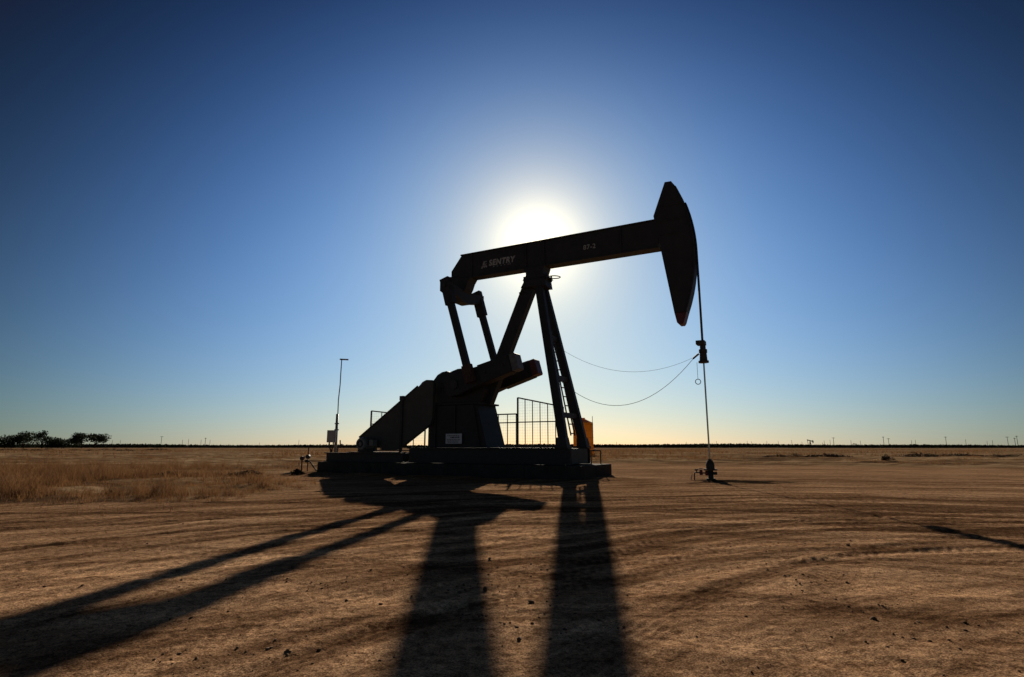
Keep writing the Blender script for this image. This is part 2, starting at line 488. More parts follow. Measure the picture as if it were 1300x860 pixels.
b2 = t.nodes.new('ShaderNodeBump'); b2.inputs['Strength'].default_value = 0.8; b2.inputs['Distance'].default_value = 0.011
t.links.new(gnoise(13, 8, .7), b1.inputs['Height']); t.links.new(gnoise(75, 4, .7), b2.inputs['Height'])
b3 = t.nodes.new('ShaderNodeBump'); b3.inputs['Strength'].default_value = 0.7; b3.inputs['Distance'].default_value = 0.022
t.links.new(stA, b3.inputs['Height']); t.links.new(b3.outputs[0], b1.inputs['Normal'])
t.links.new(b1.outputs[0], b2.inputs['Normal']); t.links.new(b2.outputs[0], p.inputs['Normal'])
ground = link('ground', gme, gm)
tag(ground, 'bare brown dirt yard with tyre tracks running out into dry field', None, None, 'structure')

# ------------------------------------------------------------------ concrete pad under the pump
pad = thing('concrete_pad', 'long low concrete pad the pump jack stands on', 'pad', PO, -YAW)
edges = [-8.5, -5.45, -2.6, 0.2, 2.06]
for i in range(4):
    MB().box(edges[i] + .008, edges[i + 1] - .008, -1.5, 1.3, -.06, .445 - .006 * (i % 2), bev=.015).build('slab', 'concrete', pad)

# ------------------------------------------------------------------ the pump jack
pj = thing('pump_jack', 'large black pump jack with horse head raised over the wellhead', 'pump jack', PO + Vector((0, 0, .45)), -YAW)
Z0 = .45


class PB(MB):
    """pump part builder: heights are given above the ground, parts hang from the pump root"""
    def part(s, name, m, parent=None, smooth=False):
        if parent is None or parent is pj: bmesh.ops.translate(s.bm, verts=s.bm.verts[:], vec=(0, 0, -Z0)); o = s.build(name, m, pj, smooth)
        else: bmesh.ops.translate(s.bm, verts=s.bm.verts[:], vec=(0, 0, -Z0)); o = s.build(name, m, parent, smooth)
        return o


def ibeam(u0, u1, v, z0, z1, w=.26, tf=.035, tw=.03):
    b = PB()
    b.box(u0, u1, v - w / 2, v + w / 2, z0, z0 + tf).box(u0, u1, v - w / 2, v + w / 2, z1 - tf, z1).box(u0 + .002, u1 - .002, v - tw / 2, v + tw / 2, z0 + tf, z1 - tf)
    return b


for v in (-.86, .86):
    ibeam(-4.70, 1.47, v, .452, .965).part('skid_rail', 'dark_steel')
for v in (-1.17, .86):
    ibeam(-8.38, -4.72, v, .452, .785).part('skid_rail', 'dark_steel')
for u in (-8.3, -7.0, -5.6):
    PB().box(u - .09, u + .09, -1.03, .72, .47, .76).part('cross_member', 'dark_steel')
for u in (-4.5, -3.3, -1.9, -.6, .55):
    PB().box(u - .1, u + .1, -.72, .72, .47, .94).part('cross_member', 'dark_steel')
PB().box(1.25, 1.44, -.72, .72, .47, .94).part('cross_member', 'black_paint')
PB().box(-7.3, -5.3, -1.25, -.25, .79, .815).part('motor_base', 'dark_steel')

# gear reducer on its pedestal
ped = PB().prism([(-4.06, .97), (-4.0, 2.44), (-2.03, 2.44), (-1.62, .97)], -.66, .66, bev=.02).part('pedestal', 'black_paint')
PB().box(-4.1, -1.93, -.72, .72, 2.442, 2.50).part('pedestal_cap', 'black_paint')
for u in (-3.72, -2.9, -2.16):
    s = .30 if u > -2.3 else 0
    PB().prism([(u - .03 + s * .9, .99), (u - .03, 2.42), (u + .03, 2.42), (u + .03 + s * .9, .99)], -.715, -.662).part('stiffener', 'black_paint', ped)
red = PB().prism([(-4.02, 2.502), (-4.06, 3.1), (-3.98, 3.38), (-3.82, 3.56), (-3.62, 3.655), (-3.42, 3.68), (-3.28, 3.63), (-3.16, 3.67), (-2.95, 3.73), (-2.65, 3.74), (-2.38, 3.66), (-2.15, 3.52), (-1.96, 3.3), (-1.80, 2.95), (-2.02, 2.502)], -.52, .52, bev=.03).part('gear_reducer', 'black_paint')
PB().box(-4.04, -1.84, -.56, .56, 2.98, 3.04).part('casing_flange', 'black_paint', red)
for i in range(9):
    PB().rod((-3.9 + i * .23, -.545, 2.95), (-3.9 + i * .23, -.545, 3.09), .022, seg=6).part('bolt', 'dark_steel', red)
SH = Vector((-2.78, 0, 3.12)); CA = math.atan(.275)
for sgn in (-1, 1):
    y0, y1 = sorted((sgn * .56, sgn * .94))
    pts = []
    for a, w in ((-.42, .20), (-.30, .34), (0, .40), (.5, .36), (1.2, .30), (2.45, .275)):
        pts.append((a, w))
    loop = [(a, w) for a, w in pts] + [(2.52, .265), (2.52, -.265)] + [(a, -w) for a, w in pts[::-1]]
    poly = [(SH.x + a * math.cos(CA) - w * math.sin(CA), SH.z + a * math.sin(CA) + w * math.cos(CA)) for a, w in loop]
    cr = PB().prism(poly, y0, y1, bev=.015).part('crank_arm', 'black_paint')
    cs = lambda a, w: (SH.x + a * math.cos(CA) - w * math.sin(CA), SH.z + a * math.sin(CA) + w * math.cos(CA))
    tip = PB().prism([cs(2.30, .285), cs(2.50, .285), cs(2.535, .25), cs(2.535, -.25), cs(2.50, -.285), cs(2.30, -.285)], y0 - .012, y1 + .012)
    tip = tip.part('crank_end', 'red_paint' if sgn > 0 else 'skylit_grey', cr)  # near end coloured lighter to stand in for skylight on its face
    tag(tip, 'dark red painted end of the far crank arm' if sgn > 0 else 'grey end of the near crank arm')
    # counterweight slab bolted on the arm
    PB().prism([cs(1.05, .34), cs(2.28, .30), cs(2.28, -.30), cs(1.05, -.34)], y0 - .05 if sgn < 0 else y0 - .01, y1 + .01 if sgn < 0 else y1 + .05, bev=.02).part('counterweight', 'black_paint', cr)
    for a in (1.3, 2.0):
        c = cs(a, 0); PB().rod((c[0], sgn * .98, c[1]), (c[0], sgn * 1.03, c[1]), .05, seg=6).part('bolt', 'dark_steel', cr)
    PB().rod((SH.x, sgn * .5, SH.z), (SH.x, sgn * 1.0, SH.z), .16, seg=20).part('crank_shaft', 'dark_steel', cr)
    wp = cs(.74, .02)
    PB().rod((wp[0], sgn * .9, wp[1]), (wp[0], sgn * 1.22, wp[1]), .13, seg=18).part('wrist_pin', 'rust')
    # pitman arm
    top = (-3.10, 6.66)
    d = Vector((top[0] - wp[0], 0, top[1] - wp[1])).normalized()
    pit = PB().bar((wp[0] + d.x * .12, sgn * 1.08, wp[1] + d.z * .12), (top[0] - d.x * .7, sgn * 1.08, top[1] - d.z * .7), .235, .17).part('pitman_arm', 'black_paint')
    PB().bar((top[0] - d.x * .72, sgn * 1.08, top[1] - d.z * .72), (top[0] + d.x * .22, sgn * 1.08, top[1] + d.z * .30), .36, .22).part('pitman_socket', 'black_paint', pit)
    PB().bar((wp[0] - d.x * .2, sgn * 1.08, wp[1] - d.z * .2), (wp[0] + d.x * .42, sgn * 1.08, wp[1] + d.z * .42), .34, .20).part('wrist_bearing', 'rust', pit)
    PB().rod((top[0], sgn * .93, top[1]), (top[0], sgn * 1.25, top[1]), .07, seg=12).part('pin', 'dark_steel', pit)

# equaliser and tail bearing
eq = PB().prism_yz([(-1.2, 6.80), (-1.2, 6.48), (-.5, 6.34), (-.25, 6.24), (.25, 6.24), (.5, 6.34), (1.2, 6.48), (1.2, 6.80), (.5, 6.70), (-.5, 6.70)], -3.30, -2.90).part('equalizer', 'black_paint')
PB().prism([(-3.54, 7.29), (-3.56, 7.05), (-3.46, 6.86), (-3.30, 6.64), (-2.90, 6.62), (-2.80, 6.78), (-2.72, 7.0), (-2.62, 7.144), (-2.9, 7.186)], -.26, .26, bev=.015).part('tail_bearing', 'black_paint')
for u in (-3.42, -2.8):
    for v in (-.2, .2):
        PB().rod((u, v, 6.99), (u, v, 7.12), .035, seg=6).part('bolt', 'dark_steel', eq)

# walking beam
wb = PB().prism([(-3.09, 8.06), (-3.52, 7.52), (-3.52, 7.30), (-2.9, 7.19), (4.30, 7.19), (4.30, 8.06)], -.165, .165).part('walking_beam', 'black_paint')
PB().box(-3.1, 4.28, -.215, .215, 8.062, 8.105).part('top_flange', 'black_paint', wb)
PB().box(-2.9, 4.33, -.215, .215, 7.145, 7.188).part('bottom_flange', 'black_paint', wb)
for u in (-2.6, -.35, .35, 3.1):
    PB().box(u - .02, u + .02, -.207, -.166, 7.19, 8.06).part('stiffener', 'black_paint', wb)

# horse head
head = PB()
arc = [(4.82, 9.27)]
for k in range(13):
    a = math.asin((9.1 - k * (9.1 - 5.0) / 12 - 6.92) / 5.40) if True else 0
    arc.append((5.38 * math.cos(a), 6.92 + 5.38 * math.sin(a)))
poly = [(4.18, 8.16), (4.20, 8.08), (4.60, 9.28)]
poly = [(4.37, 7.08), (4.22, 8.02), (4.19, 8.22), (4.60, 9.29), (4.80, 9.28)] + arc[1:] + [(4.685, 5.0)]
head.prism(poly, -.19, .19)
hh = head.part('horse_head', 'black_paint')
# curved wrap plate that carries the bridle
wp_o = [(5.395 * math.cos(math.asin((z - 6.92) / 5.395)), z) for z in np.linspace(9.08, 5.0, 14)]
wp_i = [(5.355 * math.cos(math.asin((z - 6.92) / 5.355)), z) for z in np.linspace(5.0, 9.08, 14)]
PB().prism(wp_o + wp_i, -.22, .22).part('wrap_plate', 'black_paint', hh)
tag(PB().prism([(4.685, 4.998), (5.05, 4.998), (4.955, 4.70), (4.91, 4.635), (4.80, 4.635), (4.745, 4.70)], -.192, .192, bev=.01).part('head_tip', 'red_paint', hh), 'dull red painted lower tip of the horse head')
for z in (7.55, 8.0, 8.5):
    PB().box(4.30 + (.1 if z > 8.2 else 0), 5.1, -.206, -.191, z - .02, z + .02).part('stiffener', 'black_paint', hh)

# bridle and carrier
for v in (-.055, .055):
    pts = [(5.415 * math.cos(a), v, 6.92 + 5.415 * math.sin(a)) for a in np.linspace(.30, 0, 9)] + [(5.418, v, 6.0), (5.42, v, 5.0), (5.42, v, 4.1)]
    PB().tube(pts, .026, 8).part('bridle_cable', 'cable')
PB().box(5.25, 5.50, -.17, .17, 3.98, 4.10, bev=.01).part('carrier_bar', 'dark_steel')
PB().rod((5.42, 0, 3.80), (5.42, 0, 3.98), .085, seg=16).rod((5.42, 0, 3.74), (5.42, 0, 3.84), .12, seg=16).part('load_cell', 'dark_steel')
PB().rod((5.42, 0, 3.50), (5.42, 0, 3.74), .115, .10, seg=16).rod((5.42, 0, 3.44), (5.42, 0, 3.50), .15, seg=16).part('rod_clamp', 'dark_steel')
PB().rod((5.3, -.02, 3.72), (5.12, -.03, 3.58), .03, seg=8).part('cable_gland', 'dark_steel')

# samson post
for sgn in (-1, 1):
    leg = PB().bar((1.28, sgn * .85, .967), (.12, sgn * .16, 6.62), .27, .19).part('post_leg', 'black_paint')
    PB().box(.95, 1.44, sgn * .85 - .2, sgn * .85 + .2, .967, 1.02).part('foot_plate', 'dark_steel', leg)
    PB().prism([(1.06, 1.02), (1.42, 1.02), (1.36, 1.28), (1.06, 1.28)], sgn * .85 - .15, sgn * .85 + .15).part('foot_bracket', 'dark_steel', leg)
lp = lambda z: 1.28 - (z - .967) * (1.16 / 5.653)
lv = lambda z: .85 - (z - .967) * (.69 / 5.653)
for z in (2.0, 3.22, 4.6):
    PB().bar((lp(z), -lv(z) + .06, z), (lp(z), lv(z) - .06, z), .14, .16, up=(0, 0, 1)).part('cross_brace', 'black_paint')
PB().bar((-2.03, 0, 2.52), (-.28, 0, 6.55), .46, .28).part('rear_leg', 'black_paint')
PB().prism([(-.52, 6.45), (.45, 6.40), (.40, 6.72), (-.36, 6.72)], -.30, .30, bev=.02).part('post_cap', 'black_paint')
sd = PB().prism([(-.46, 6.722), (.50, 6.722), (.42, 6.82), (.33, 6.86), (.33, 6.96), (.40, 7.143), (-.44, 7.143), (-.33, 6.96), (-.33, 6.86), (-.38, 6.82)], -.27, .27, bev=.01).part('saddle_bearing', 'black_paint')
for u in (-.42, .44):
    for v in (-.2, .2): PB().rod((u, v, 6.66), (u, v, 6.86), .03, seg=6).part('bolt', 'dark_steel', sd)
PB().ring((.63, .02, 6.76), .21, .018, axis=(.05, -.05, 1)).bar((.42, .02, 6.74), (.50, .02, 6.755), .03, .03).part('hand_hoop', 'dark_steel')
PB().rod((-.62, -.2, 6.28), (-.50, -.15, 6.33), .04, seg=8).part('grease_fitting', 'dark_steel')
# ladder on the post
lad = PB()
for s in (-.17, .17):
    lad.rod((lp(1.35) + .02, s, 1.35), (lp(4.9) + .02, s * .7, 4.9), .027, seg=6)
ld = lad.part('ladder', 'dark_steel')
for i in range(12):
    z = 1.42 + i * .3
    PB().rod((lp(z) + .02, -.16, z), (lp(z) + .02, .16, z), .020, seg=6).part('rung', 'dark_steel', ld)

# belt guard, motor
gd = PB().prism([(-7.10, .83), (-7.12, 1.27), (-7.02, 1.37), (-4.34, 3.17), (-4.22, 3.29), (-4.05, 3.36), (-3.80, 3.34), (-3.72, 3.2), (-3.74, 2.0), (-3.82, 1.78), (-3.97, 1.68), (-5.08, .97), (-5.3, .885), (-6.0, .865), (-6.02, 1.02), (-6.3, 1.02), (-6.32, .83)], -.86, -.70, bev=.012).part('belt_guard', 'guard_paint')
PB().box(-5.12, -5.03, -.92, -.87, .80, 2.70).box(-5.17, -4.98, -.93, -.87, 2.66, 2.82).part('guard_strut', 'dark_steel', gd)
PB().bar((-7.07, -.875, 1.345), (-4.40, -.875, 3.15), .05, .03).part('guard_rim', 'guard_paint', gd)
mo = PB().rod((-6.52, -1.34, 1.10), (-6.52, -.87, 1.10), .235, seg=28).part('motor', 'motor_grey')
PB().rod((-6.52, -1.40, 1.10), (-6.52, -1.342, 1.10), .20, .235, seg=28).part('fan_cover', 'motor_grey', mo)
PB().ring((-6.52, -1.405, 1.10), .105, .03, axis=(0, 1, 0)).part('fan_ring', 'dark_steel', mo)
for k in range(10):
    a = 2 * math.pi * k / 10 + .15
    PB().bar((-6.52 + .235 * math.cos(a), -1.30, 1.10 + .235 * math.sin(a)), (-6.52 + .235 * math.cos(a), -.90, 1.10 + .235 * math.sin(a)), .018, .04, up=(math.cos(a), 0, math.sin(a))).part('cooling_fin', 'motor_grey', mo)
PB().box(-6.74, -6.30, -1.28, -.92, .817, .90).part('motor_foot', 'dark_steel', mo)
PB().box(-6.24, -6.06, -1.25, -1.0, 1.02, 1.24, bev=.01).part('junction_box', 'motor_grey', mo)

# sign on the pedestal: a white plate with rows of small unreadable print
sg = tag(PB().box(-3.22, -2.56, -.755, -.735, 1.10, 1.44).part('sign_plate', 'sign_white'), 'small white notice plate low on the pump pedestal')
sr = random.Random(3)
for z, h, x0, x1 in ((1.375, .022, -3.15, -2.65), (1.315, .045, -3.02, -2.66), (1.235, .022, -3.16, -2.62), (1.19, .02, -3.15, -2.66), (1.145, .018, -3.12, -2.7)):
    row = PB(); x = x0
    while x < x1:
        w = sr.uniform(.03, .10); row.box(x, min(x + w, x1), -.759, -.7555, z - h / 2, z + h / 2); x += w + .025
    tag(row.part('print_row', 'sign_ink', sg), kind='stuff')


# lettering painted on the beam
def lettering(name, txt, size, u, z, m, shear=0.0, offset=0.0, width=1.0):
    c = bpy.data.curves.new(name, 'FONT'); c.body = txt; c.size = size; c.extrude = .0015; c.shear = shear; c.offset = offset; c.space_character = 1.12
    o = bpy.data.objects.new(name, c); COL.objects.link(o)
    bpy.context.view_layer.update()
    me = bpy.data.meshes.new_from_object(o.evaluated_get(bpy.context.evaluated_depsgraph_get()))
    bpy.data.objects.remove(o)
    x = Matrix.Translation((u, -.169, z - Z0)) @ Matrix.Rotation(R(90), 4, 'X') @ Matrix.Diagonal((width, 1, 1, 1))
    me.transform(x); me.name = name
    return link(name, me, m, wb)


serif = lettering('lettering', 'SENTRY', .30, -1.88, 7.50, 'letter', .14, .013, 1.0)
bpy.context.view_layer.update()
w0 = serif.dimensions.x
serif.data.transform(Matrix.Translation((-1.88, 0, 0)) @ Matrix.Diagonal((1.10 / w0, 1, 1, 1)) @ Matrix.Translation((1.88, 0, 0)))
tag(serif, 'pale slanted word SENTRY on the beam')
num = lettering('lettering', '87-2', .22, 1.79, 7.50, 'letter', 0, .004, 1.0)
tag(num, 'faded number 87-2 on the beam')
em = PB()
em.prism([(-2.12, 7.70), (-1.98, 7.70), (-1.96, 7.67), (-2.10, 7.67)], -.1715, -.166).prism([(-2.12, 7.66), (-2.04, 7.66), (-2.07, 7.57), (-2.02, 7.57), (-2.00, 7.64), (-1.98, 7.60), (-2.0, 7.55), (-2.15, 7.55)], -.1715, -.166)
em.prism([(-2.18, 7.53), (-1.97, 7.53), (-1.95, 7.47), (-1.99, 7.44), (-2.03, 7.49), (-2.07, 7.44), (-2.12, 7.49), (-2.16, 7.43), (-2.21, 7.44)], -.1715, -.166)
tag(em.part('emblem', 'letter_dim', wb), 'small pale emblem to the left of the word on the beam')
ul = PB(); x = -1.70
while x < -.98:
    w = sr.uniform(.035, .06); ul.box(x, x + w, -.1710, -.1672, 7.425, 7.455); x += w + (.03 if sr.random() < .8 else .1)
tag(ul.part('small_print', 'letter_dim', wb), kind='stuff')

# ------------------------------------------------------------------ well
wh = thing('wellhead', 'dark wellhead with stuffing box and red valve in the dirt', 'wellhead', WELL, -YAW)
ZW = gz(WELL.x, WELL.y) - .01
MB().rod((0, 0, -.1), (0, 0, .30), .085, seg=16).build('casing', 'dark_steel', wh, True)
MB().rod((0, 0, .02), (0, 0, .07), .15, seg=18).build('flange', 'rust', wh)
MB().rod((0, 0, .30), (0, 0, .35), .21, seg=18).build('flange', 'rust', wh)
MB().rod((0, 0, .35), (0, 0, .50), .135, seg=16).rod((0, 0, .50), (0, 0, .60), .13, .085, seg=16).rod((0, 0, .60), (0, 0, .64), .06, seg=12).build('stuffing_box', 'dark_steel', wh)
MB().rod((-.16, 0, .22), (-.06, 0, .22), .07, seg=12).build('side_outlet', 'red_paint', wh)
fl = MB().tube([(-.16, 0, .22), (-.35, 0, .23), (-.46, -.02, .24), (-.50, -.03, .23), (-.51, -.03, .15), (-.51, -.03, -.05)], .020, 8).build('flow_line', 'dark_steel', wh, True)
vv = MB().rod((-.30, 0, .16), (-.30, 0, .32), .05, seg=12).build('valve', 'red_paint', wh)
MB().ring((-.30, 0, .35), .06, .012, axis=(0, 0, 1), seg=16, n=6).build('hand_wheel', 'red_paint', vv)
MB().box(-.49, -.38, -.05, 0, .29, .34).rod((-.44, -.02, .24), (-.44, -.02, .30), .016).build('gauge', 'dark_steel', wh)
MB().rod((-.56, -.14, .18), (-.60, -.26, -.04), .012, seg=6).build('stay', 'galv', wh)
MB().rod((.08, 0, .22), (.20, 0, .22), .045, seg=10).build('plug', 'dark_steel', wh)
wh.location.z = ZW; wh.scale = (.88, .88, .95)
pr = MB().rod((0, 0, 0), (0, 0, 2.95), .0235, seg=12).build('polished_rod', 'rod_steel')
pr.location = P2W(5.42, 0, .52); tag(pr, 'thin polished steel rod hanging from carrier into the wellhead', 'rod')

# signal cables swung from post to carrier
def hang(p, q, sag, n=22):
    p, q = Vector(p), Vector(q)
    return [p.lerp(q, i / n) - Vector((0, 0, 4 * sag * (i / n) * (1 - i / n))) for i in range(n + 1)]


c1 = MB().tube([P2W(.45, -.25, 6.45), P2W(.60, -.30, 5.5), P2W(.72, -.3, 4.75)] + hang(P2W(.85, -.28, 4.25), P2W(5.15, -.03, 3.62), .62), .0045, 6).build('signal_cable', 'cable', None, True)
tag(c1, 'thin upper signal cable hanging shallow between post and rod carrier', 'cable')
c2 = MB().tube(hang(P2W(1.05, -.45, 3.05), P2W(5.13, -.03, 3.58), 1.05), .0072, 6).build('signal_cable', 'cable', None, True)
tag(c2, 'lower signal cable sagging deep between post and rod carrier', 'cable')
c3 = thing('hanging_loop', 'short wire loop dangling below the rod carrier', 'wire', P2W(5.24, -.08, 3.46))
MB().rod((0, 0, 0), (0, 0, -.50), .006, seg=6).build('wire', 'galv', c3)
MB().ring((0, 0, -.58), .075, .011, axis=(.3, 1, .1)).build('loop', 'galv', c3)

# ------------------------------------------------------------------ guard fence behind the cranks
def fence_panel(label, u0, u1, v, zb, zt0, zt1, zm, nbar, thick_post=True):
    t_ = thing('fence_panel', label, 'fence', P2W(u0, v, .446), -YAW, 'guard fence panels behind the pump')
    W = u1 - u0; o = .446; b = zb - o
    top = lambda x: zt0 - o + (zt1 - zt0) * x / W
    MB().rod((0, 0, 0), (0, 0, top(0)), .036, seg=8).build('post', 'fence_steel', t_)
    MB().rod((W, 0, 0), (W, 0, top(W)), .030, seg=8).build('post', 'fence_steel', t_)
    MB().rod((0, 0, top(0)), (W, 0, top(W)), .024, seg=8).build('rail', 'fence_steel', t_)
    MB().rod((0, 0, zm - o), (W, 0, zm - o), .020, seg=8).build('rail', 'fence_steel', t_)
    MB().rod((0, 0, b + .05), (W, 0, b + .05), .020, seg=8).build('rail', 'fence_steel', t_)
    for i in range(1, nbar):
        x = W * i / nbar
        MB().rod((x, 0, b + .05), (x, 0, top(x)), .017, seg=6).build('bar', 'fence_steel', t_)
    w = MB(); x = .08
    while x < W:
        w.rod((x, .01, b + .05), (x, .01, top(x)), .0015, seg=4); x += .10
    z = b + .13
    while z < max(top(0), top(W)):
        x1 = W if z <= top(W) else (W * (top(0) - z) / (top(0) - top(W)) if top(0) > top(W) else W)
        if x1 > .05: w.rod((0, .012, z), (x1, .012, z), .0015, seg=4)
        z += .10
    w.build('wire_mesh', 'fence_steel', t_)
    return t_


fence_panel('tall wire fence panel with sloping top beside the ladder post', -1.37, .42, 1.12, .95, 2.76, 2.37, 1.87, 6)
fence_panel('low square wire fence panel between reducer and tall fence panel', -2.55, -1.42, 1.12, .95, 2.17, 2.17, 1.86, 3)
fence_panel('low fence panel half hidden behind the belt guard and reducer', -5.3, -2.60, 1.12, .8, 2.17, 2.17, 1.86, 5)
fence_panel('outer fence panel rising above the low end of the belt guard', -8.12, -5.35, .92, .8, 2.46, 2.15, 1.92, 5)

# pipe frame standing on the pad end
st = thing('pipe_stand', 'small pipe frame standing on the concrete beyond the ladder post', 'pipe frame', P2W(1.62, .55, .44), -YAW)
for x in (0, .22): MB().rod((x, .3 * (x > 0), 0), (x, .3 * (x > 0), .42), .02, seg=8).build('leg', 'dark_steel', st)
MB().tube([(-.12, 0, .42), (0, 0, .43), (.22, .3, .43)], .02, 8).build('crossbar', 'dark_steel', st)
MB().rod((.08, .1, .43), (.08, .1, .48), .035, seg=10).build('cap', 'motor_grey', st)

# ------------------------------------------------------------------ antenna mast
ml = P2W(-11.1, 2.0)
ma = thing('antenna_mast', 'slender antenna mast with grey control box behind the concrete pad', 'antenna mast', (ml.x, ml.y, gz(ml.x, ml.y)))
MB().rod((0, 0, -.1), (0, 0, 2.46), .075, .06, seg=12).build('riser', 'galv', ma, True)
for z in (1.72, 2.0): MB().rod((0, 0, z), (0, 0, z + .05), .10, seg=12).build('collar', 'galv', ma)
MB().tube([(.02, 0, 2.4), (.01, 0, 3.1), (.05, 0, 3.8), (.05, 0, 4.3), (.06, 0, 4.98)], .024, 8).build('pole', 'galv', ma, True)
an = MB().rod((-.03, 0, 4.98), (.36, .05, 4.97), .035, seg=8).build('antenna', 'galv', ma)
for x in (.08, .17, .26): MB().rod((x, -.12, 4.975), (x, .16, 4.975), .012, seg=6).build('element', 'galv', an)
bx = MB().box(-.34, .04, -.26, -.08, 1.18, 1.72, bev=.015).build('control_box', 'box_grey', ma)
MB().box(-.31, .01, -.275, -.262, 1.21, 1.69).build('door', 'box_grey', bx)
MB().tube([(-.24, -.17, 1.18), (-.24, -.17, 1.0), (-.16, -.17, .85), (-.16, -.17, 0)], .035, 8).build('conduit', 'dark_steel', ma)
MB().tube([(-.06, -.17, 1.18), (-.06, -.17, 1.05), (-.10, -.17, .9), (-.10, -.17, 0)], .03, 8).build('conduit', 'dark_steel', ma)
MB().tube([(.12, -.1, 0), (.13, -.1, .9), (.24, -.1, 1.05), (.22, -.1, 1.28)], .028, 8).rod((.2, -.1, 1.0), (.34, -.1, 1.12), .03).build('weatherhead', 'dark_steel', ma)

# ------------------------------------------------------------------ pipe risers with valves by the pad corner
vl = P2W(-8.95, -1.7)
rs = thing('pipe_riser', 'two small valved pipe risers beside the near end of the pad', 'pipe riser', (vl.x, vl.y, gz(vl.x, vl.y)))
MB().rod((-.1, 0, -.1), (-.1, 0, .48), .026, seg=8).build('pipe', 'rust', rs)
MB().rod((.12, 0, -.1), (.12, 0, .98), .020, seg=8).build('pipe', 'rust', rs)
v1 = MB().rod((-.1, -.06, .50), (-.1, .06, .50), .075, seg=12).build('valve', 'dark_steel', rs)
MB().rod((-.05, -.08, .52), (.02, -.09, .54), .04, seg=8).build('handle', 'red_paint', v1)
MB().rod((.12, -.07, .56), (.12, .07, .56), .08, seg=12).build('valve', 'dark_steel', rs)
MB().rod((.08, -.06, .40), (.08, .06, .40), .06, seg=12).build('valve', 'dark_steel', rs)
MB().tube([(.12, 0, .42), (.22, 0, .36), (.32, 0, .22), (.42, .02, .08), (.6, .1, -.02)], .026, 8).build('elbow_line', 'dark_steel', rs, True)

# ------------------------------------------------------------------ orange tank far behind
tx, ty = 7.85, 64.0
tk = thing('storage_tank', 'upright orange plastic tank behind the ladder post', 'tank', (tx, ty, gz(tx, ty)))
tb = MB().rod((0, 0, 0), (0, 0, 3.62), 1.10, seg=40).build('shell', 'tank', tk, True)
MB().rod((0, 0, 3.60), (0, 0, 4.02), 1.10, .22, seg=40).build('roof', 'tank', tk)
MB().rod((0, 0, 4.0), (0, 0, 4.14), .24, seg=16).build('lid', 'tank', tk)
for z in (.6, 1.3, 2.0, 2.7, 3.4): MB().ring((0, 0, z), 1.10, .022, seg=40, n=6).build('hoop', 'tank', tb)
MB().tube([(.95, -.5, 0), (.98, -.52, 3.9), (.98, -.52, 4.3)], .03, 6).build('vent_pipe', 'dark_steel', tk)


# ------------------------------------------------------------------ foliage
def leaf_mesh(name, centres, radii, n, size, seed):
    """small leaf-sized faces scattered through lumps; centres (k,3), radii (k,3)"""
    r = np.random.default_rng(seed)
    vol = (radii[:, 0] * radii[:, 1] * radii[:, 2]) ** .67; pr_ = vol / vol.sum()
    k = r.choice(len(centres), n, p=pr_)
    d = r.normal(size=(n, 3)); d /= np.linalg.norm(d, axis=1)[:, None]
    rad_ = r.random(n) ** .45
    pos = centres[k] + d * rad_[:, None] * radii[k]
    a = r.normal(size=(n, 3)); a /= np.linalg.norm(a, axis=1)[:, None]
    b = np.cross(a, r.normal(size=(n, 3))); b /= np.linalg.norm(b, axis=1)[:, None] + 1e-9
    s = size * (.5 + r.random(n))[:, None]
    v = np.stack([pos - a * s, pos + b * s * .55, pos + a * s, pos - b * s * .55], 1).reshape(-1, 3)
    return np_mesh(name, v, np.arange(4 * n), 4)


def tree(label, x, y, w, h, crown_z, lean=0.0, n=1500, lumps=9, seed=1, size=.28, shape=1.0):
    r = random.Random(seed)
    z0 = gz(x, y)
    t_ = thing('tree', label, 'tree', (x, y, z0), 0, 'trees at the edge of the field')
    tk_ = MB(); top = (lean * .6, 0, crown_z + (h - crown_z) * .35)
    tk_.tube([(0, 0, -.2), (lean * .15, 0, crown_z * .5), (lean * .4, 0, crown_z), top], [h * .032, h * .026, h * .02, h * .01], 8)
    cs_, rs_ = [], []
    for i in range(lumps):
        a = r.uniform(0, 2 * math.pi); q = r.uniform(.15, .72)
        zc = crown_z + (h - crown_z) * r.uniform(.25, .8)
        c = Vector((lean + math.cos(a) * q * w * .5, math.sin(a) * q * w * .5, zc))
        cs_.append(c); rs_.append((w * r.uniform(.16, .28), w * r.uniform(.16, .28), (h - crown_z) * r.uniform(.17, .30) * shape))
        if i < 7: tk_.tube([(lean * .4, 0, crown_z * .9), (lean * .4 + (c.x - lean * .4) * .5, c.y * .5, crown_z + (c.z - crown_z) * .6), tuple(c)], [h * .014, h * .009, h * .004], 6)
    tk_.build('trunk', 'bark', t_, True)
    link('crown', leaf_mesh('crown', np.array(cs_), np.array(rs_), n, size, seed), 'leaf', t_)
    return t_


PX = 727.0


def far(px, dist): return ((px - 650) / PX * dist * 0.9826, dist)


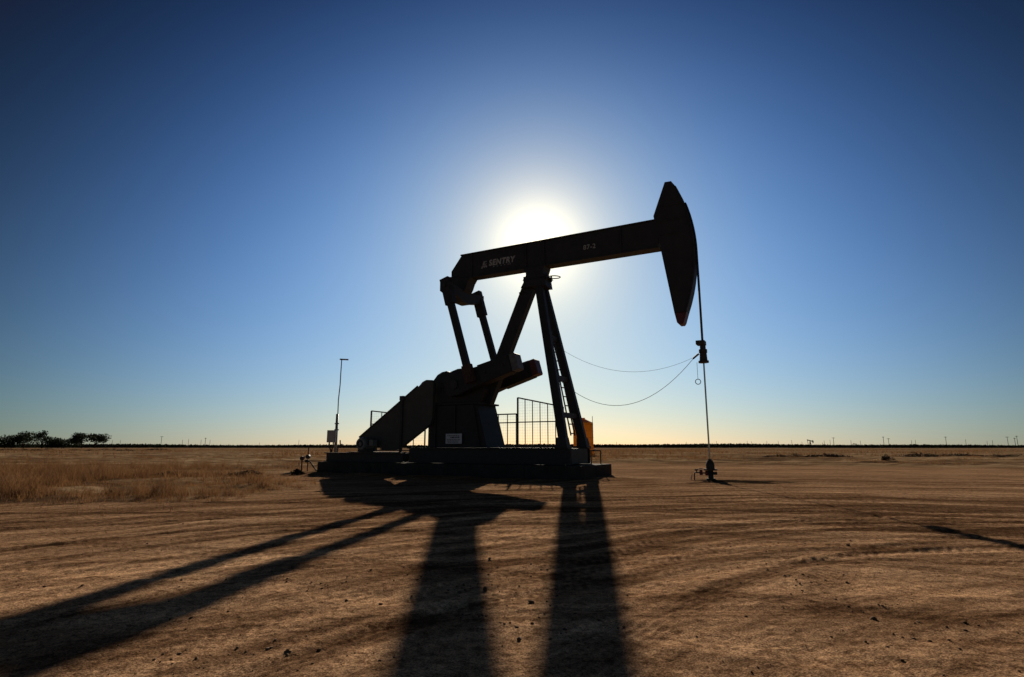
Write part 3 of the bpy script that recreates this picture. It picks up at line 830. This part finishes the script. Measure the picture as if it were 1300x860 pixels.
for label, px, wpx, top, cz, lean, n, lumps, seed, shape in (
        ('dense dark tree at the frame edge, lowest rounded crown of the grove', 6, 36, 552.0, .4, 0, 2000, 12, 1, 1.3),
        ('broad dense dark tree between the edge tree and the tall airy tree', 30, 37, 549.7, .4, 0, 2400, 13, 2, 1.3),
        ('tall airy tree with gaps of sky in its upright crown', 53, 17, 547.3, 2.2, .3, 900, 10, 3, 1.0),
        ('low bushy tree just right of the tall airy tree', 66, 32, 557.0, .2, 0, 1500, 10, 4, 1.4),
        ('low rounded bushy tree left of the two umbrella shaped trees', 81, 32, 556.5, .2, 0, 1500, 10, 5, 1.4),
        ('wide dense umbrella shaped tree left of its twin', 104, 28, 550.4, 1.6, -.6, 1800, 12, 6, 1.0),
        ('spreading tree with bare trunk showing, last of the grove', 120, 25, 550.0, 2.4, .6, 1500, 14, 8, 1.1)):
    D = 350.0 + (seed * 37 % 11) * 2; x, y = far(px, D)
    tree(label, x, y, wpx * 1.18 * D / PX, (568.5 - top) * D / PX + .6, cz, lean, n, lumps, seed, .44, shape)


def brush(label, px, base_y, wpx, hpx, seed, group, n=700, name='brush_mound'):
    D = PX / (base_y - 567.3); x, y = far(px, D); s = D / PX
    w, h = wpx * s, hpx * s
    r = random.Random(seed); cs_, rs_ = [], []
    for i in range(9):
        q = r.uniform(-1, 1)
        cs_.append((q * w * .40, r.uniform(-.3, .3) * w * .5, h * .32 * (1.15 - abs(q) * .7)))
        rs_.append((w * .17, w * .2, h * .5 * (1.1 - abs(q) * .6)))
    b_ = thing(name, label, 'brush', (x, y, gz(x, y)), 0, group)
    tag(link('twigs', leaf_mesh('twigs', np.array(cs_), np.array(rs_), n, max(.03, w * .018), seed), 'brush', b_), kind='stuff')
    stm = MB()
    for i in range(7):
        c = cs_[i]; stm.tube([(c[0] * .3, c[1] * .3, -.03), (c[0] * .7, c[1] * .7, c[2] * .6), (c[0], c[1], c[2] * 1.3)], [.02, .014, .006], 5)
    stm.build('stems', 'bark', b_)
    return b_


GR = 'dark brush mounds in the field right of the well'
for lab, px, by, w, h, sd_ in (
        ('thin dark brush line nearest the wellhead in the far field', 985, 580.5, 34, 4, 21),
        ('pair-topped dark brush mound left of the long low one', 1006, 580.5, 22, 6, 22),
        ('long low dark brush mound right of the pair-topped one', 1047, 580.5, 60, 5, 23),
        ('small dark bush standing alone closer than the brush mounds', 1125, 586.5, 15, 10, 24),
        ('largest smooth dark brush mound in the right field', 1168, 580.5, 42, 7, 25),
        ('flat dark brush strip right of the largest mound', 1212, 579.5, 52, 4.5, 26),
        ('dark brush clump second from the right frame edge', 1260, 580.5, 26, 5, 27),
        ('dark brush clump at the right frame edge', 1287, 580.0, 28, 5, 28)):
    brush(lab, px, by, w, h, sd_, GR)
for lab, px, by, w, h, sd_ in (
        ('dark flattened dead brush heap in front of the pipe risers', 320, 604.0, 58, 8, 31),
        ('small dead brush tuft left of the flattened heap', 216, 605.5, 34, 7, 32),
        ('dark dead brush tuft directly beside the pipe risers', 378, 601.5, 20, 8, 33)):
    brush(lab, px, by, w, h, sd_, 'dead brush left of the pad', 900, 'dead_brush')
for i, (px, w) in enumerate(((10, 22), (30, 18), (47, 20), (62, 18), (97, 16), (118, 18), (133, 14), (146, 14), (160, 26), (200, 30))):
    brush('low brown bush, ' + 'first second third fourth fifth sixth seventh eighth ninth tenth'.split()[i] + ' from the left frame edge in row below the grove', px, 571.9 + (i * 7 % 3) * .3, w, 3.4, 40 + i, 'row of low bushes below the grove', 400, 'low_bush')

# orchard rows along the whole horizon
ro = np.random.default_rng(4)
xs = np.arange(-640, 660, 2.6); cs_, rs_ = [], []
for row, yy in enumerate((470, 486, 505)):
    for x in xs + row * 1.3:
        hh_ = 2.2 + .35 * ro.random() + row * .2 + .45 * math.sin(x * .011) + .3 * math.sin(x * .037 + 1)
        cs_.append((x, yy + ro.normal() * .8, hh_ * .5)); rs_.append((1.75, 1.6, hh_ * .52))
om = leaf_mesh('orchard', np.array(cs_), np.array(rs_), 110000, .72, 5)
tag(link('orchard', om, 'orchard_leaf'), 'dark green orchard rows along the whole horizon', 'orchard', None, 'stuff')

# ------------------------------------------------------------------ poles on the horizon
def pole_mesh(h, cross):
    m_ = MB().rod((0, 0, -.5), (0, 0, h), .22, .15, seg=8)
    return m_


poles = [(141.8, 559), (152, 559), (204, 554), (231, 558.5), (238.6, 557.5), (254.6, 558.5), (260, 556), (266, 558.5), (329, 562), (379, 558.5),
         (783, 561), (871.5, 561), (889, 563), (910, 560), (940, 562), (949, 560), (954.6, 560.5), (974, 560), (988.5, 560), (1005.7, 559), (1018.6, 561),
         (1044.5, 562), (1047, 559.5), (1054.5, 558.5), (1059, 555.5), (1081, 559), (1093, 559.5), (1122.6, 554.5), (1129, 556.5), (1158, 559), (1163, 558.5),
         (1202, 554.5), (1227, 558), (1254, 560), (1261, 559), (1280.5, 554.5), (1289.6, 556), (1292.7, 553.5)]
ORD = ('first second third fourth fifth sixth seventh eighth ninth tenth eleventh twelfth thirteenth fourteenth fifteenth sixteenth seventeenth '
       'eighteenth nineteenth twentieth twenty-first twenty-second twenty-third twenty-fourth twenty-fifth twenty-sixth twenty-seventh twenty-eighth').split()
nl = sum(1 for q_ in poles if q_[0] < 650)
for ip, (px, top) in enumerate(poles):
    where = (ORD[ip] + ' of the far poles counting from the tree grove') if px < 650 else (ORD[ip - nl] + ' of the far poles counting rightward from the pump jack')
    D = 640.0; x, y = far(px, D); h = (567.0 - top) * D / PX + 1.0
    big = top < 557.0
    pl = thing('utility_pole', ('tall pole with crossarm, ' if big else 'short thin pole, ') + where, 'utility pole', (x, y, 0), random.uniform(-.5, .5), 'utility poles along the horizon')
    MB().rod((0, 0, -.5), (0, 0, h), .26 if big else .2, .2 if big else .15, seg=8).build('pole', 'wood', pl)
    if not big: continue
    MB().box(-1.5, 1.5, -.12, .12, h - .9, h - .6).build('crossarm', 'wood', pl)
    for k in (-1.2, 0, 1.2): MB().rod((k, 0, h - .6), (k, 0, h - .25), .09, seg=6).build('insulator', 'dark_steel', pl)

# a pump jack so far off that it is a speck
for lab, px, s in (('tiny distant pump jack on the horizon right of the well', 1029, 1.0), ('even smaller distant pump jack beyond the dark brush', 1085.5, .55)):
    D = 560.0; x, y = far(px, D)
    dj = thing('far_pump_jack', lab, 'pump jack', (x, y, 0), .3)
    MB().bar((-1.2 * s, 0, 0), (0, 0, 6.2 * s), .5 * s, .5 * s).bar((1.4 * s, 0, 0), (0, 0, 6.2 * s), .5 * s, .5 * s).build('post', 'dark_steel', dj)
    MB().bar((-3.4 * s, 0, 7.4 * s), (3.4 * s, 0, 6.0 * s), .8 * s, .4 * s).build('beam', 'dark_steel', dj)
    MB().prism([(3.0 * s, 7.2 * s), (3.9 * s, 6.6 * s), (4.0 * s, 5.4 * s), (3.4 * s, 4.2 * s), (3.0 * s, 5.0 * s)], -.3 * s, .3 * s).build('head', 'dark_steel', dj)
    MB().box(-4 * s, 2.4 * s, -1, 1, 0, .8 * s).bar((-3.0 * s, 0, 7.2 * s), (-2.4 * s, 0, 2.0 * s), .3, .3).box(-3.2 * s, -1.4 * s, -.5, .5, .8 * s, 2.6 * s).build('base', 'dark_steel', dj)

# ------------------------------------------------------------------ dry grass
def scatter(n, xr, yr, fn, seed):
    r = np.random.default_rng(seed); x = r.uniform(*xr, n); y = r.uniform(*yr, n)
    k = r.random(n) < fn(x, y); return x[k], y[k], r


def grass_blades(x, y, hmean, r, wid):
    n = len(x); z = ground_h(x, y)[0]
    h = hmean * (.45 + .9 * r.random(n)); a = r.uniform(0, 2 * math.pi, n); ln = h * (.15 + .75 * r.random(n))
    dx, dy = np.cos(a), np.sin(a); w = wid * (.6 + .8 * r.random(n)); f = r.uniform(0, math.pi, n); px_, py_ = np.cos(f) * w, np.sin(f) * w
    b0 = np.stack([x - px_, y - py_, z - .02], -1); b1 = np.stack([x + px_, y + py_, z - .02], -1)
    mx, my, mz = x + dx * ln * .35, y + dy * ln * .35, z + h * .6
    m0 = np.stack([mx - px_ * .7, my - py_ * .7, mz], -1); m1 = np.stack([mx + px_ * .7, my + py_ * .7, mz], -1)
    tp = np.stack([x + dx * ln, y + dy * ln, z + h], -1)
    tp2 = tp + np.stack([px_ * .15, py_ * .15, 0 * h], -1)
    return np.stack([b0, b1, m1, m0, tp, tp2], 1)


def field_w(x, y): return ground_h_field(x, y)


def ground_h_field(x, y):
    sd = poly_sd(x, y, DIRT) + 2.2 * fbm(x * .16, y * .16, 3)
    return sstep(-.8, 3.5, sd)


def patch(x, y, f=.35, t0=-.25, t1=.5): return sstep(t0, t1, fbm(x * f + 3.1, y * f - 7.7, 3))


def tufts(n, xr, yr, fn, seed, per, rad_, hfn, wid):
    """clumps of blades leaning outwards from a common foot"""
    tx_, ty_, r = scatter(n, xr, yr, fn, seed)
    k = np.repeat(np.arange(len(tx_)), per); m_ = len(k)
    a = r.uniform(0, 2 * math.pi, m_); q_ = np.abs(r.normal(size=m_)) * rad_ * (.5 + r.random(len(tx_)))[k]
    x, y = tx_[k] + np.cos(a) * q_, ty_[k] + np.sin(a) * q_
    h = (hfn(tx_, ty_) * (.4 + .9 * r.random(len(tx_))))[k] * (1 - .35 * np.minimum(q_ / rad_, 1.5))
    return grass_blades(x, y, h, r, wid)


blocks = []
left_w = lambda x, y: field_w(x, y) * (.08 + .92 * patch(x, y, .34, -.45, .2)) * (.25 + .75 * sstep(26, 14, y - .2 * x))
blocks.append(tufts(10500, (-26, -5), (8.5, 27), left_w, 61, 42, .17, lambda x, y: .10 + .36 * field_w(x, y) * patch(x, y, .34, -.5, .3), .0032))
x, y, r = scatter(60000, (-26, -5), (8.5, 27), lambda x, y: sstep(-.2, .6, field_w(x, y)) * .5, 64)
blocks.append(grass_blades(x, y, .09, r, .004))
blocks.append(tufts(11000, (-48, 42), (14, 62), lambda x, y: field_w(x, y) * patch(x, y, .2, -.1, .6) * (np.abs(x) < y * .95 + 2), 62, 14, .2, lambda x, y: .10 + .22 * patch(x, y, .12), .007))
x, y, r = scatter(110000, (-170, 170), (55, 190), lambda x, y: patch(x, y, .08, .0, .6) * (np.abs(x) < y * .95 + 2), 63)
blocks.append(grass_blades(x, y, .30 + .2 * patch(x, y, .05), r, .03))
V = np.concatenate(blocks); nb = len(V)
base = (np.arange(nb) * 6)[:, None]
q = np.concatenate([base + np.array([[0, 1, 2, 3]]), base + np.array([[3, 2, 5, 4]])], 1).ravel()
grs = link('dry_grass', np_mesh('dry_grass', V.reshape(-1, 3), q, 4), 'grass')
tag(grs, 'dry brown grass and weeds over the field around the yard', 'grass', None, 'stuff')

# a few bare seed stalks standing above the weeds nearest the camera
# ------------------------------------------------------------------ dirt clods
rc = np.random.default_rng(9); nC = 5200
ra = rc.uniform(-44, 44, nC) * math.pi / 180; rd = 2.3 * (24 / 2.3) ** rc.random(nC)
cx_, cy_ = rd * np.sin(ra), rd * np.cos(ra)
cl = fbm(cx_ * .8, cy_ * .8, 3) + rc.normal(size=nC) * .35
keep = (cl > .5) & (poly_sd(cx_, cy_, DIRT) < .5)
cx_, cy_ = cx_[keep], cy_[keep]; nC = len(cx_); cz_ = ground_h(cx_, cy_)[0]
sz = .0035 + .007 * rc.random(nC) ** 2.5 + (rc.random(nC) > .988) * .010
ico = bmesh.new(); bmesh.ops.create_icosphere(ico, subdivisions=1, radius=1)
iv = np.array([v.co[:] for v in ico.verts]); if_ = np.array([[v.index for v in f.verts] for f in ico.faces]); ico.free()
jit = 1 + .28 * rc.normal(size=(nC, len(iv), 1))
sc3 = sz[:, None, None] * np.stack([.8 + .6 * rc.random(nC), .8 + .6 * rc.random(nC), .55 + .4 * rc.random(nC)], -1)[:, None, :]
CV = iv[None] * jit * sc3 + np.stack([cx_, cy_, cz_ + sz * .3], -1)[:, None, :]
CF = (if_[None] + (np.arange(nC) * len(iv))[:, None, None]).ravel()
cd = link('dirt_clods', np_mesh('dirt_clods', CV.reshape(-1, 3), CF, 3), 'clod')
tag(cd, 'small dirt clods scattered over the bare tracked yard', 'dirt clods', None, 'stuff')
